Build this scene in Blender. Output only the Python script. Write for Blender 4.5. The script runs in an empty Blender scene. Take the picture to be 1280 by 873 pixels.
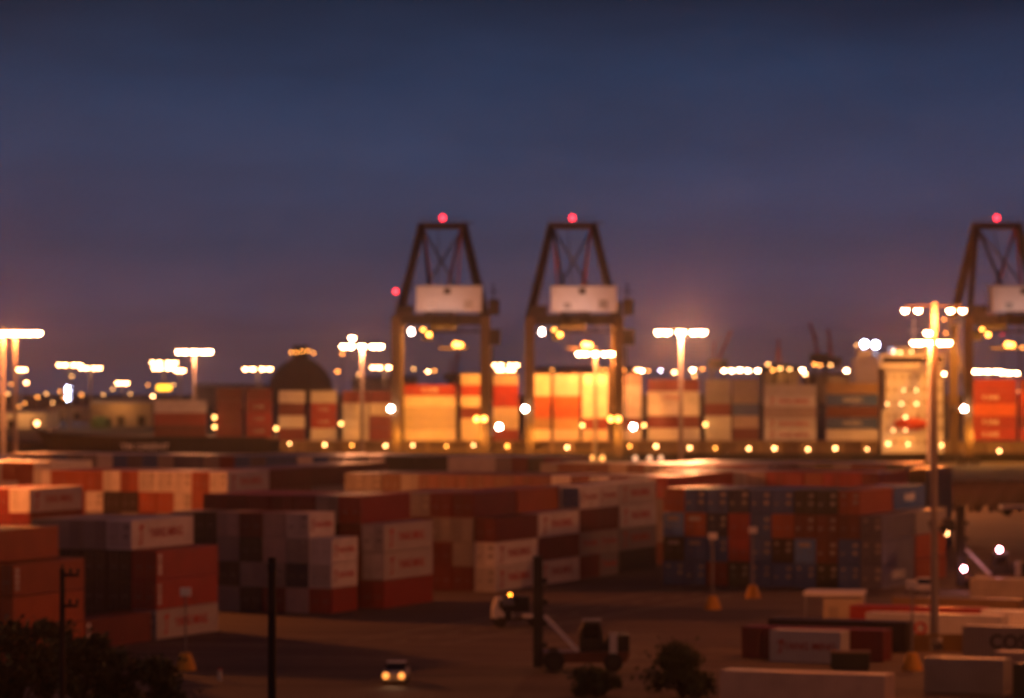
import bpy, math, random
from mathutils import Vector, Matrix
random.seed(7)
HAZE = .000045
R = math.radians
sc = bpy.context.scene
COL = sc.collection

# ------------------------------------------------------------------ camera numbers
F, CX, HY, CAMZ = 5000.0, 640.0, 445.0, 25.0
def at(px, py, Y):            # a point of the place seen at photo pixel px,py at distance Y
    return Vector(((px-CX)/F*Y, Y, CAMZ-(py-HY)/F*Y))
def onground(px, py):
    Y = F*CAMZ/(py-HY)
    return Vector(((px-CX)/F*Y, Y, 0))
A0 = R(22)
U = Vector((math.sin(A0), math.cos(A0), 0))     # long axis of the yard rows (away, to the right)
W = Vector((math.cos(A0), -math.sin(A0), 0))    # across the rows (right, nearer)

# ------------------------------------------------------------------ materials
MATS = {}
def nodes(name):
    m = bpy.data.materials.new(name); m.use_nodes = True
    return m, m.node_tree.nodes, m.node_tree.links, m.node_tree.nodes['Principled BSDF']
def mixc(N, L, a, b, fac):
    n = N.new('ShaderNodeMix'); n.data_type = 'RGBA'
    if isinstance(a, tuple): n.inputs[6].default_value = a
    else: L.new(a, n.inputs[6])
    if isinstance(b, tuple): n.inputs[7].default_value = b
    else: L.new(b, n.inputs[7])
    if isinstance(fac, float): n.inputs[0].default_value = fac
    else: L.new(fac, n.inputs[0])
    return n.outputs[2]
def paint(name, c, rough=0.36, metal=0.0, dirt=0.35, rust=0.12, scale=0.5):
    if name in MATS: return MATS[name]
    m, N, L, B = nodes(name)
    tc = N.new('ShaderNodeTexCoord'); oi = N.new('ShaderNodeObjectInfo')
    add = N.new('ShaderNodeVectorMath'); add.operation = 'ADD'
    mul = N.new('ShaderNodeMath'); mul.operation = 'MULTIPLY'; mul.inputs[1].default_value = 60
    L.new(oi.outputs['Random'], mul.inputs[0]); L.new(mul.outputs[0], add.inputs[1]); L.new(tc.outputs['Object'], add.inputs[0])
    n1 = N.new('ShaderNodeTexNoise'); n1.inputs['Scale'].default_value = scale; n1.inputs['Detail'].default_value = 5
    L.new(add.outputs[0], n1.inputs['Vector'])
    n2 = N.new('ShaderNodeTexNoise'); n2.inputs['Scale'].default_value = scale*4; n2.inputs['Detail'].default_value = 6
    L.new(add.outputs[0], n2.inputs['Vector'])
    r1 = N.new('ShaderNodeValToRGB'); r1.color_ramp.elements[0].position = 0.38; r1.color_ramp.elements[1].position = 0.68
    L.new(n1.outputs[0], r1.inputs[0])
    r2 = N.new('ShaderNodeValToRGB'); r2.color_ramp.elements[0].position = 0.6; r2.color_ramp.elements[1].position = 0.72
    L.new(n2.outputs[0], r2.inputs[0])
    hv = N.new('ShaderNodeHueSaturation'); hv.inputs['Color'].default_value = (*c, 1)
    mr = N.new('ShaderNodeMapRange'); mr.inputs[3].default_value = 0.72; mr.inputs[4].default_value = 1.22
    L.new(oi.outputs['Random'], mr.inputs[0]); L.new(mr.outputs[0], hv.inputs['Value'])
    f1 = N.new('ShaderNodeMath'); f1.operation = 'MULTIPLY'; f1.inputs[1].default_value = dirt; L.new(r1.outputs[0], f1.inputs[0])
    f2 = N.new('ShaderNodeMath'); f2.operation = 'MULTIPLY'; f2.inputs[1].default_value = rust; L.new(r2.outputs[0], f2.inputs[0])
    d = tuple(x*0.55 for x in c)+(1,)
    o = mixc(N, L, hv.outputs[0], d, f1.outputs[0])
    o = mixc(N, L, o, (0.10, 0.04, 0.018, 1), f2.outputs[0])
    L.new(o, B.inputs['Base Color'])
    B.inputs['Roughness'].default_value = rough; B.inputs['Metallic'].default_value = metal
    MATS[name] = m; return m
def glow(name, c, s):
    if name in MATS: return MATS[name]
    m, N, L, B = nodes(name)
    B.inputs['Base Color'].default_value = (.8, .8, .8, 1)
    B.inputs['Emission Color'].default_value = (*c, 1); B.inputs['Emission Strength'].default_value = s
    MATS[name] = m; return m

PAL = {  # code: (words, colour)
 'r': ('maroon', (.17, .022, .014)), 'R': ('red', (.36, .035, .018)), 'o': ('orange', (.46, .095, .02)),
 'O': ('rusty orange', (.34, .085, .024)), 'w': ('white', (.69, .66, .62)), 'g': ('grey', (.30, .28, .27)),
 'd': ('blackish brown', (.028, .02, .016)), 'b': ('blue', (.045, .115, .32)), 'B': ('bright blue', (.10, .25, .58)),
 'n': ('navy', (.02, .035, .08)), 'v': ('dark green', (.04, .05, .03)), 's': ('slate blue', (.12, .13, .18)),
 'c': ('cream', (.62, .52, .36)), 't': ('tan', (.34, .22, .10)), 'p': ('pinkish grey', (.48, .38, .34)),
 'k': ('black', (.012, .010, .010)), 'N': ('brown', (.15, .045, .02)), 'u': ('dull purple', (.08, .06, .12)),
}
CM = {k: paint('paint_'+v[0].replace(' ', '_'), v[1]) for k, v in PAL.items()}
M = dict(
 steel=paint('galvanised_steel', (.30, .30, .30), .45, .6), dark=paint('dark_steel', (.02, .016, .015), .6),
 crane=paint('crane_paint', (.085, .052, .018), .5), cranered=paint('red_stay_paint', (.35, .05, .04), .5),
 house=paint('house_white', (.80, .78, .77), .5, dirt=.2), pole=paint('mast_steel', (.27, .25, .24), .5, .2),
 hull=paint('hull_black', (.005, .005, .005), .75, rust=.03), coam=paint('coaming_buff', (.17, .11, .055), .6),
 white=paint('white_paint', (.72, .70, .66), .5, dirt=.2), letter_red=paint('lettering_red', (.50, .03, .02), .5, dirt=.1),
 letter_white=paint('lettering_white', (.72, .70, .66), .5, dirt=.1), letter_dark=paint('lettering_dark', (.04, .04, .05), .5),
 yellow=paint('safety_yellow', (.62, .30, .02), .6), rubber=paint('rubber', (.015, .015, .015), .8),
 domeskin=paint('dome_skin', (.018, .018, .026), .8), plate=paint('placard_grey', (.36, .34, .31), .6), glass=paint('dark_glass', (.01, .01, .012), .1, dirt=.0, rust=.0), wood=paint('pole_timber', (.045, .03, .02), .9),
 concrete=paint('concrete', (.30, .28, .26), .9), roof=paint('roof_sheet', (.28, .28, .27), .6), green=paint('tank_green', (.10, .16, .05), .6),
 lifeboat=paint('lifeboat_orange', (.55, .06, .02), .5), shed=paint('shed_wall', (.40, .34, .26), .7),
 cradle=paint('chassis_rust', (.03, .011, .008), .8), barrier=paint('barrier_yellow', (.20, .115, .02), .6), bark=paint('bark', (.04, .028, .02), .9), kit=paint('handler_dark', (.02, .018, .015), .6),
)
LAMP = dict(
 sodium=glow('lamp_sodium', (1, .52, .25), 70), amber=glow('lamp_amber', (1, .33, .05), 10), far=glow('lamp_far_sodium', (1, .44, .17), 40), quay=glow('lamp_quay_orange', (1, .40, .09), 2.0), quayp=glow('lamp_quay_pink', (1, .55, .33), 1.0), white=glow('lamp_white', (1, .70, .58), 60),
 blue=glow('lamp_blue_white', (.62, .66, 1), 60), deck=glow('lamp_deck', (1, .43, .15), 13), red=glow('lamp_red', (1, .02, .035), 8),
 dim=glow('lamp_dim_amber', (1, .45, .12), 9), tail=glow('lamp_pink_red', (1, .35, .42), 60), headl=glow('lamp_headlight', (1, .30, .05), 2.4),
 sign=glow('sign_yellow', (1, .42, .02), 5), bea=glow('lamp_beacon_orange', (1, .26, .02), 14), win=glow('lit_window', (1, .6, .25), 6),
)

# ------------------------------------------------------------------ mesh builder
class MB:
    def __init__(s): s.v = []; s.f = []; s.m = []
    def quad(s, pts, mi=0):
        b = len(s.v); s.v += [tuple(p) for p in pts]; s.f.append(tuple(range(b, b+len(pts)))); s.m.append(mi)
    def box(s, x0, y0, z0, x1, y1, z1, mi=0, mat=None):
        b = len(s.v)
        P = [(x, y, z) for z in (z0, z1) for y in (y0, y1) for x in (x0, x1)]
        if mat is not None: P = [tuple(mat @ Vector(p)) for p in P]
        s.v += P
        for f in ((0,2,3,1),(4,5,7,6),(0,1,5,4),(2,6,7,3),(0,4,6,2),(1,3,7,5)):
            s.f.append(tuple(b+i for i in f)); s.m.append(mi)
        return s
    def bar(s, p, q, w, h=None, mi=0):
        p = Vector(p); q = Vector(q); d = q-p; h = h or w
        z = d.normalized(); up = Vector((0, 0, 1)) if abs(z.z) < .95 else Vector((0, 1, 0))
        x = up.cross(z).normalized(); y = z.cross(x)
        m = Matrix((x, y, z)).transposed().to_4x4(); m.translation = p
        return s.box(-w/2, -h/2, 0, w/2, h/2, d.length, mi, m)
    def tube(s, p, q, r0, r1=None, n=10, mi=0):
        p = Vector(p); q = Vector(q); r1 = r0 if r1 is None else r1
        z = (q-p).normalized(); up = Vector((0, 0, 1)) if abs(z.z) < .95 else Vector((0, 1, 0))
        x = up.cross(z).normalized(); y = z.cross(x); b = len(s.v)
        for c, r in ((p, r0), (q, r1)):
            for i in range(n):
                a = 2*math.pi*i/n; s.v.append(tuple(c+x*(r*math.cos(a))+y*(r*math.sin(a))))
        for i in range(n):
            j = (i+1) % n; s.f.append((b+i, b+j, b+n+j, b+n+i)); s.m.append(mi)
        s.f.append(tuple(b+i for i in reversed(range(n)))); s.m.append(mi)
        s.f.append(tuple(b+n+i for i in range(n))); s.m.append(mi)
        return s
    def lathe(s, prof, c=(0, 0, 0), n=14, mi=0):
        b = len(s.v); c = Vector(c)
        for r, z in prof:
            for i in range(n):
                a = 2*math.pi*i/n; s.v.append((c.x+r*math.cos(a), c.y+r*math.sin(a), c.z+z))
        for k in range(len(prof)-1):
            for i in range(n):
                j = (i+1) % n; s.f.append((b+k*n+i, b+k*n+j, b+(k+1)*n+j, b+(k+1)*n+i)); s.m.append(mi)
        s.f.append(tuple(b+i for i in reversed(range(n)))); s.m.append(mi)
        k = (len(prof)-1)*n; s.f.append(tuple(b+k+i for i in range(n))); s.m.append(mi)
        return s
    def prism(s, poly, y0, y1, mi=0):          # poly in x,z, counter-clockwise seen from -y
        n = len(poly); b = len(s.v)
        s.v += [(x, y0, z) for x, z in poly]+[(x, y1, z) for x, z in poly]
        s.f.append(tuple(b+i for i in range(n))); s.m.append(mi)
        s.f.append(tuple(b+n+i for i in reversed(range(n)))); s.m.append(mi)
        for i in range(n):
            j = (i+1) % n; s.f.append((b+j, b+i, b+n+i, b+n+j)); s.m.append(mi)
        return s
    def mesh(s, name, mats):
        me = bpy.data.meshes.new(name); me.from_pydata(s.v, [], s.f)
        for m in mats: me.materials.append(m)
        if len(mats) > 1: me.polygons.foreach_set('material_index', s.m)
        me.update(); return me
    def build(s, name, mats, parent=None, loc=None, rz=0.0):
        if not isinstance(mats, (list, tuple)): mats = [mats]
        return link(name, s.mesh(name, mats), parent, loc, rz)
def link(name, data, parent=None, loc=None, rz=0.0):
    o = bpy.data.objects.new(name, data); COL.objects.link(o)
    if parent is not None: o.parent = parent
    if loc is not None: o.location = loc
    o.rotation_euler.z = rz; return o
def tag(o, label=None, cat=None, group=None, kind=None):
    for k, v in (('label', label), ('category', cat), ('group', group), ('kind', kind)):
        if v: o[k] = v
    return o
def thing(name, label, cat, loc=(0, 0, 0), rz=0.0, group=None):
    return tag(link(name, None, None, loc, rz), label, cat, group)
def copy_tree(o, parent=None):
    c = o.copy(); COL.objects.link(c); c.parent = parent
    for ch in list(o.children): copy_tree(ch, c)
    return c
def colour(o, mat):
    o.material_slots[0].link = 'OBJECT'; o.material_slots[0].material = mat
ORD = 'first second third fourth fifth sixth seventh eighth ninth tenth eleventh twelfth thirteenth fourteenth fifteenth sixteenth seventeenth eighteenth nineteenth twentieth twenty-first twenty-second twenty-third twenty-fourth twenty-fifth twenty-sixth twenty-seventh twenty-eighth twenty-ninth thirtieth thirty-first thirty-second thirty-third thirty-fourth'.split()

SOD = (1.0, .215, .035); SODP = (1.0, .31, .11)
def light(parent, loc, power, kind='SPOT', size=170, r=.35, col=SOD, aim=None, blend=.4):
    l = bpy.data.lights.new('lamp_light', kind); l.energy = power; l.color = col; l.shadow_soft_size = r
    if kind == 'SPOT': l.spot_size = R(size); l.spot_blend = blend
    o = link('lamp_light', l, parent, loc)
    if aim is not None: o.rotation_euler = Vector(aim).to_track_quat('-Z', 'Y').to_euler()
    return o

# ------------------------------------------------------------------ lettering
TXT = {}
def text_mesh(s, size, stretch=1.0):
    k = (s, size, stretch)
    if k in TXT: return TXT[k]
    cu = bpy.data.curves.new('lettering', 'FONT'); cu.body = s; cu.size = size; cu.extrude = .003; cu.offset = size*.022
    cu.align_x = 'CENTER'; cu.align_y = 'CENTER'
    o = bpy.data.objects.new('lettering', cu)
    me = bpy.data.meshes.new_from_object(o)
    me.name = 'lettering'
    for v in me.vertices: v.co = Vector((v.co.z, v.co.x*stretch, v.co.y))
    me.materials.clear(); me.materials.append(M['letter_red'])
    bpy.data.objects.remove(o); TXT[k] = me; return me
def emblem_mesh():
    if 'emblem' in TXT: return TXT['emblem']
    mb = MB()      # a slanted T-shaped mark: a curved top stroke over a leaning stem
    def slab(pts):
        b = len(mb.v); n = len(pts)
        mb.v += [(.003, y, z) for y, z in pts]+[(-.003, y, z) for y, z in pts]
        mb.f.append(tuple(b+i for i in range(n))); mb.m.append(0)
        for i in range(n):
            j = (i+1) % n; mb.f.append((b+i, b+n+i, b+n+j, b+j)); mb.m.append(0)
    slab([(-.45, .35), (.45, .55), (.5, .9), (-.3, .75)])
    slab([(-.12, -.85), (.12, -.85), (.2, .49), (-.05, .43)])
    slab([(-.4, -.95), (-.14, -.88), (-.12, -.6), (-.45, -.72)])
    me = mb.mesh('emblem', [M['letter_red']]); TXT['emblem'] = me; return me

# ------------------------------------------------------------------ shipping containers
HWID = 1.219
CONT = {}
def container_mesh(L, H):
    if (L, H) in CONT: return CONT[(L, H)]
    mb = MB(); w = HWID
    for sx in (-1, 1):
        for y0 in (0, L-.17):
            mb.box(*(sorted((sx*w, sx*(w-.15)))[0], y0, 0), sorted((sx*w, sx*(w-.15)))[1], y0+.17, H)
        a, b = sorted((sx*(w-.004), sx*(w-.08)))
        mb.box(a, .17, .02, b, L-.17, .17); mb.box(a, .17, H-.09, b, L-.17, H-.01)
        n = int((L-.34)/.28); st = (L-.34)/n; pts = []
        for i in range(n):
            y = .17+i*st
            pts += [(w-.012, y), (w-.012, y+st*.28), (w-.05, y+st*.5), (w-.05, y+st*.78)]
        pts.append((w-.012, L-.17))
        for (x0, y0), (x1, y1) in zip(pts, pts[1:]):
            q = [(sx*x0, y0, .17), (sx*x1, y1, .17), (sx*x1, y1, H-.09), (sx*x0, y0, H-.09)]
            mb.quad(q if sx > 0 else q[::-1])
    n = int((L-.34)/.56); st = (L-.34)/n
    for i in range(n):
        y = .17+i*st
        for (y0, z0), (y1, z1) in (((y, H-.012), (y+st*.45, H-.012)), ((y+st*.45, H-.012), (y+st*.55, H-.035)), ((y+st*.55, H-.035), (y+st*.9, H-.035)), ((y+st*.9, H-.035), (y+st, H-.012))):
            mb.quad([(-w+.08, y0, z0), (w-.08, y0, z0), (w-.08, y1, z1), (-w+.08, y1, z1)])
    mb.quad([(-w+.06, .1, .15), (-w+.06, L-.1, .15), (w-.06, L-.1, .15), (w-.06, .1, .15)])
    mb.box(-w+.15, .002, .01, w-.15, .12, .15); mb.box(-w+.15, .002, H-.13, w-.15, .12, H-.005)
    mb.quad([(-w+.15, .10, .15), (w-.15, .10, .15), (w-.15, .10, H-.13), (-w+.15, .10, H-.13)])
    mb.box(-w+.15, L-.12, .01, w-.15, L-.002, .15); mb.box(-w+.15, L-.12, H-.13, w-.15, L-.002, H-.005)
    n = 9; st = (2*w-.3)/n
    for i in range(n):
        x = -w+.15+i*st
        for (x0, y0), (x1, y1) in (((x, L-.02), (x+st*.35, L-.02)), ((x+st*.35, L-.02), (x+st*.5, L-.06)), ((x+st*.5, L-.06), (x+st*.85, L-.06)), ((x+st*.85, L-.06), (x+st, L-.02))):
            mb.quad([(x1, y1, .15), (x0, y0, .15), (x0, y0, H-.13), (x1, y1, H-.13)])
    me = mb.mesh('shipping_container', [CM['w']]); CONT[(L, H)] = me; return me
def door_mesh(H, sx):
    k = ('door', H, sx)
    if k in CONT: return CONT[k]
    mb = MB(); x0, x1 = (.006, HWID-.155) if sx > 0 else (-HWID+.155, -.006)
    mb.box(x0, .03, .155, x1, .075, H-.135)
    for i in range(5):
        z = .3+i*(H-.6)/5
        mb.box(x0+.05, .018, z+.03, x1-.05, .032, z+(H-.6)/5-.05)
    CONT[k] = mb.mesh('door', [CM['w']]); return CONT[k]
def gear_mesh(H, sx):
    k = ('gear', H, sx)
    if k in CONT: return CONT[k]
    mb = MB()
    for x in (.3, .8):
        mb.tube((sx*x, -.005, .12), (sx*x, -.005, H-.1), .02, n=6)
    mb.box(min(sx*.3, sx*.85), -.02, 1.1, max(sx*.3, sx*.85), -.002, 1.16)
    CONT[k] = mb.mesh('lock_gear', [M['steel']]); return CONT[k]
PLATES = {0: ((.52, 1.85, .98, 2.2), (.5, 1.2, .95, 1.55), (-.85, 1.9, -.45, 2.2)), 1: ((.48, 1.8, 1.0, 2.2), (.45, .95, .95, 1.35), (-.9, .95, -.6, 1.2)), 2: ((-.7, 1.75, .6, 2.2),)}
def plate_mesh(r):
    kk = ('plate', r)
    if kk not in CONT: CONT[kk] = MB().box(r[0], -.026, r[1], r[2], .014, r[3]).mesh('door_marking', [M['plate']])
    return CONT[kk]
def strip_mesh(i):
    k = ('strip', i)
    if k not in CONT: CONT[k] = MB().box(HWID-.004, .35, .45+i*.48, HWID+.002, .95, .82+i*.48).mesh('side_marking', [M['letter_white']])
    return CONT[k]

STUFF = {k: MB() for k in PAL}
NCONT = 0
def container(code, loc, phi, L, H, label, group, detail=True, text=None, tcol='letter_red', doorcol=None, plate=None, strip=False, tsize=1.15, ty=None):
    global NCONT; NCONT += 1
    o = link('shipping_container', container_mesh(L, H), None, loc, phi)
    colour(o, CM[code]); tag(o, label, 'shipping container', group)
    if detail:
        for sx in (-1, 1):
            d = link('door', door_mesh(H, sx), o); colour(d, CM[doorcol or code])
            link('lock_gear', gear_mesh(H, sx), d)
    if plate is not None:
        for r in PLATES[plate]: link('door_marking', plate_mesh(r), o)
    if strip:
        for i in range(4): link('side_marking', strip_mesh(i), o)
    if text:
        me = text_mesh(text, tsize if L > 8 else tsize*.62, 1.0)
        big = text == 'YANG MING'
        t = link('lettering', me, o, (HWID+.002, L*(ty or (.56 if big else .5)), H*.5)); colour(t, M[tcol])
        if big:
            e = link('emblem', emblem_mesh(), o, (HWID+.002, L*.155, H*.5)); e.scale = (1, 1, 1) if L > 8 else (1, .62, .62)
    return o
def stuff_container(code, loc, phi, L, H):
    m = Matrix.Translation(loc) @ Matrix.Rotation(phi, 4, 'Z')
    mb = STUFF[code]
    mb.box(-HWID, 0, 0, HWID, L, H, 0, m)
    for sx in (-1, 1): mb.box(sx*HWID-.03, .3, .2, sx*HWID+.03, .45, H-.2, 0, m)
TIERW = ['bottom tier', 'second tier', 'third tier', 'fourth tier', 'fifth tier', 'sixth tier']
def colw(c): return 'rightmost column' if c == 0 else ORD[c]+' column from right'
BASEPH = -A0
def block(desc, P0, cols, bay=0.0, L=12.192, H=2.591, pitch=2.62, stagger=None, seen_side=(), detail=True, plates=False, texts={}, strips=(), doors={}, bayw='', fill='rrdgwNb'):
    """containers side by side, ends towards the camera; cols: bottom-to-top colour codes, '.' a hidden one, '-' none"""
    for c, col in enumerate(cols):
        for t, ch in enumerate(col):
            if ch == '-': continue
            p = P0 - W*(HWID+c*2.5+random.uniform(-.03, .03)) + U*(bay+random.uniform(-.05, .05)) + Vector((0, 0, t*pitch+.004))
            if ch == '.':
                stuff_container(random.choice(fill), p, BASEPH, L, H); continue
            side = c == 0 or len(cols[c-1]) <= t or cols[c-1][t] == '-'
            tx = texts.get((c, t)) or ('YANG MING' if side and ch == 'w' and detail else None)
            tc = 'letter_red'
            if isinstance(tx, tuple): tx, tc = tx
            lab = f"{PAL[ch][0]} container, {TIERW[t]}, {colw(c)}{bayw}, {desc}"
            container(ch, p, BASEPH, L, H, lab, 'containers stacked in the yard', detail, tx, tc, doors.get((c, t)),
                      (random.choice((0, 0, 1, 1, 2)) if plates and (ch in 'bBnvds' or random.random() < .3) else (1 if ch in 'wg' and detail and random.random() < .6 else None)), (c, t) in strips)

# --- foreground left
block('orange stack by left trees', onground(17, 828), ['ooo', 'oooo', 'oroo'], pitch=2.68, texts={(0, 2): None}, strips=((0, 2),))
P = Vector(((107-640)/F*339.5, 339.5, 0))
block('lone container between orange and black-ended stacks', P, ['r'], strips=((0, 0),))
block('black-ended stack beside orange stack', onground(196, 800), ['wRR', 'dddw', 'dddg', 'dddg', 'ddsg'], strips=((0, 2), (0, 1)))
P = Vector(((415-640)/F*388, 388, 0))
block('short grey-ended stack behind dark post', P, ['Rww', 'pngw', 'rgpp', 'dgdr', 'gdgp', 'gsdd', 'gddg'], L=6.058, H=2.40, pitch=2.42)
block('row around two white containers', onground(480, 761), ['Rww', 'rrrR', '.rdg', '...r', '...r', '...r', '...r', '...r'], H=2.74, pitch=2.78)
# --- the long wall of sides receding to the right
PE = onground(619, 740)
block('near end of long wall', PE, ['wwr', 'rggr', 'rrgr', 'rrrg', '...r'], pitch=2.6)
block('next along the long wall', PE, ['wrw', '...O', '...r'], bay=12.6, pitch=2.6, bayw=', second bay')
block('front halves mid wall', PE, ['rgrw', '...b'], bay=25.2, L=6.058, pitch=2.6, texts={(0, 1): 'YANG MING', (0, 3): 'YANG MING'}, doors={(0, 3): 'b'}, bayw=', third bay')
block('rear halves mid wall', PE, ['ggrw', '...r'], bay=31.4, L=6.058, pitch=2.6, texts={(0, 0): 'YANG MING', (0, 1): 'YANG MING'}, bayw=', third bay')
block('far end of long wall', PE, ['kgww', '...g'], bay=37.8, pitch=2.6, texts={(0, 1): 'YANG MING'}, bayw=', fourth bay')
# --- blue block on the right
PJ = onground(1103, 737)
JC = ['sss', 'bbNO', 'vNNv', 'bBNv', 'bdOb', 'bbbb', 'vRRn', 'rbnb', 'bbOb', 'bvBO']
block('blue-ended block', PJ, JC, pitch=2.64, plates=True, texts={(0, 0): ('GESEACO', 'letter_white')})
block('behind blue-ended block', PJ, ['OOg', '...b', '...r'], bay=12.7, pitch=2.64, texts={(1, 3): ('HANJIN', 'letter_white')}, bayw=', second bay')
# --- rows behind
PK = Vector(((284-640)/F*500, 500, 0))
block('lamplit orange and white row', PK, ['..rw', '..OO', '..ww', '..Ow', '..Ow', '..dO', '..dw', '..wO', '..rO', '..rO', '..rw'], bay=0, detail=True)
for b, c in ((12.6, 'r'), (25.2, 'r'), (37.8, 'N')):
    block('behind the lamplit row', PK, ['...'+c, '....', '....'], bay=b, detail=False, bayw=', '+ORD[int(b/12.5)]+' bay', fill='rrNg')
PL = Vector(((36-640)/F*437, 437, 0))
block('stack at frame edge under lamplit row', PL, ['rrrw', 'rrrr', '..rr'])
PM = Vector(((834-640)/F*480, 480, 0))
block('cross row behind long wall', PM, ['.ggR', '...g', '...r', '...w', '...r', '..gw', '...r', '...r', '...N', '...r', '...r', '...r', '...r', '...g', '...N', '...g', '...g'], fill='rrgdN')
block('behind the cross row', PM, ['...R', '...O'], bay=12.6, detail=False, bayw=', second bay')
PP = Vector(((1100-640)/F*497, 497, 0))
block('row behind blue block', PP, ['...r', '...R', '...R', '...O', '...R', '...R', '...p', '...w', '...u', '...u', '...w', '...c'], detail=True)
PQ = Vector(((1130-640)/F*537, 537, 0))
block('far row', PQ, ['....']*13, fill='ggvrr')
block('far row', Vector(((1158-640)/F*515, 515, 0)), ['....']*1, fill='v')
block('far row', Vector(((430-640)/F*575, 575, 0)), ['....']*22, fill='ggbbrsw')
block('far row', Vector(((700-640)/F*572, 572, 0)), ['....']*20, fill='vgrwvg')
block('far row', Vector(((62-640)/F*545, 545, 0)), ['....']*6, fill='OwOw')
block('far row', Vector(((960-640)/F*530, 530, 0)), ['....']*13, fill='rrgcR')

# --- containers lying crosswise at lower right
def cross(px, Y, code, L, label, z=.004, H=2.591, text=None, tcol='letter_red', ts=1.0, ty=None):
    P = Vector(((px-CX)/F*Y, Y, z))
    return container(code, P+U*HWID, -(math.pi/2+A0), L, H, label, 'containers standing crosswise in the near yard', True, text, tcol, tsize=ts, ty=ty)
L40, L20 = 12.192, 6.058
cross(960, 341, 'd', L40, 'long blackish brown container behind the maroon and white pair')
cross(927, 331, 'r', L40, 'long maroon container directly behind short white lettered one')
cross(962, 327, 'w', L20, 'short white container with red lettering in front of maroon one', text='YANG MING', ts=1.3)
cross(1082, 349, 'w', L40, 'long white container with short red letters behind the light mast', text='NO', ts=1.5, ty=.36)
cross(1062, 359, 'R', L40, 'long red container behind white one with short red letters')
cross(1115, 372, 't', L40, 'tan container behind the long red crosswise one')
cross(1226, 352, 'w', L40, 'white container behind the dark-lettered grey one, no lettering itself')
cross(1203, 332, 'g', L40, 'grey crosswise container with dark block lettering beside the yellow barrier', text='COSCO', tcol='letter_dark', ts=1.6, ty=.42)
cross(1212, 403, 'c', L40, 'cream container in front of the distant lift truck')
cross(900, 285, 'p', L40, 'long pinkish container nearest the camera, only roof and side showing')
cross(1155, 297, 'g', L20, 'short grey container in front of yellow barrier')
cross(1266, 291, 'v', L20, 'short dark green container at the lower frame corner')
cross(1242, 303, 'p', L20, 'short pinkish container in front of the dark-lettered grey one')

used = [k for k in PAL if STUFF[k].v]
big = MB(); 
for i, k in enumerate(used):
    b = len(big.v); s = STUFF[k]; big.v += s.v; big.f += [tuple(b+j for j in f) for f in s.f]; big.m += [i]*len(s.f)
tag(big.build('container_stacks', [CM[k] for k in used]), 'far rows and hidden lower tiers of stacked shipping containers', 'container stacks', kind='stuff')

# ------------------------------------------------------------------ ground, quay, water
def ground_mat(name, c, var, scale, rough=.85):
    m, N, L, B = nodes(name)
    g = N.new('ShaderNodeNewGeometry')
    a = N.new('ShaderNodeTexNoise'); a.inputs['Scale'].default_value = scale; a.inputs['Detail'].default_value = 6
    mp = N.new('ShaderNodeMapping'); mp.inputs['Scale'].default_value = (1, .35, 1); mp.inputs['Rotation'].default_value = (0, 0, .2)
    L.new(g.outputs['Position'], mp.inputs[0]); L.new(mp.outputs[0], a.inputs['Vector'])
    b = N.new('ShaderNodeTexNoise'); b.inputs['Scale'].default_value = scale*9; b.inputs['Detail'].default_value = 8
    L.new(g.outputs['Position'], b.inputs['Vector'])
    r = N.new('ShaderNodeValToRGB'); r.color_ramp.elements[0].position = .35; r.color_ramp.elements[1].position = .65
    L.new(a.outputs[0], r.inputs[0])
    o = mixc(N, L, (*c, 1), tuple(x*var for x in c)+(1,), r.outputs[0])
    o = mixc(N, L, o, tuple(x*1.5 for x in c)+(1,), b.outputs[0])
    m2 = N.new('ShaderNodeMapping'); m2.inputs['Rotation'].default_value = (0, 0, .38); m2.inputs['Scale'].default_value = (.016, .33, 1)
    c2 = N.new('ShaderNodeTexNoise'); c2.inputs['Scale'].default_value = 1.0; c2.inputs['Detail'].default_value = 5
    L.new(g.outputs['Position'], m2.inputs[0]); L.new(m2.outputs[0], c2.inputs['Vector'])
    r2 = N.new('ShaderNodeValToRGB'); r2.color_ramp.elements[0].position = .44; r2.color_ramp.elements[1].position = .62; r2.color_ramp.elements[1].color = (.75, .75, .75, 1)
    L.new(c2.outputs[0], r2.inputs[0])
    o = mixc(N, L, o, tuple(x*.35 for x in c)+(1,), r2.outputs[0])
    L.new(o, B.inputs['Base Color']); B.inputs['Roughness'].default_value = rough
    bp = N.new('ShaderNodeBump'); bp.inputs['Strength'].default_value = .3; bp.inputs['Distance'].default_value = .03
    L.new(b.outputs[0], bp.inputs['Height']); L.new(bp.outputs[0], B.inputs['Normal'])
    return m
def sheet(name, x0, y0, x1, y1, z, mat):
    mb = MB(); mb.quad([(x0, y0, z), (x1, y0, z), (x1, y1, z), (x0, y1, z)])
    return tag(mb.build(name, mat), kind='structure')
asphalt = ground_mat('yard_asphalt', (.10, .068, .052), .42, .06)
mb = MB(); mb.box(-500, -60, -6, 500, 940, 0)
tag(mb.build('yard_ground', asphalt), kind='structure')
sheet('quay_apron', -500, 890, 500, 939.5, .006, ground_mat('apron_concrete', (.17, .155, .14), .7, .05))
def water_mat():
    m, N, L, B = nodes('harbour_water')
    B.inputs['Base Color'].default_value = (.006, .009, .012, 1); B.inputs['Roughness'].default_value = .03; B.inputs['IOR'].default_value = 1.33
    g = N.new('ShaderNodeNewGeometry'); n = N.new('ShaderNodeTexNoise'); n.inputs['Scale'].default_value = .25; n.inputs['Detail'].default_value = 4
    L.new(g.outputs['Position'], n.inputs['Vector'])
    bp = N.new('ShaderNodeBump'); bp.inputs['Strength'].default_value = .08; bp.inputs['Distance'].default_value = .05
    L.new(n.outputs[0], bp.inputs['Height']); L.new(bp.outputs[0], B.inputs['Normal'])
    return m
sheet('harbour_water', -3900, 900, 3900, 9400, -2.2, water_mat())
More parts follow.
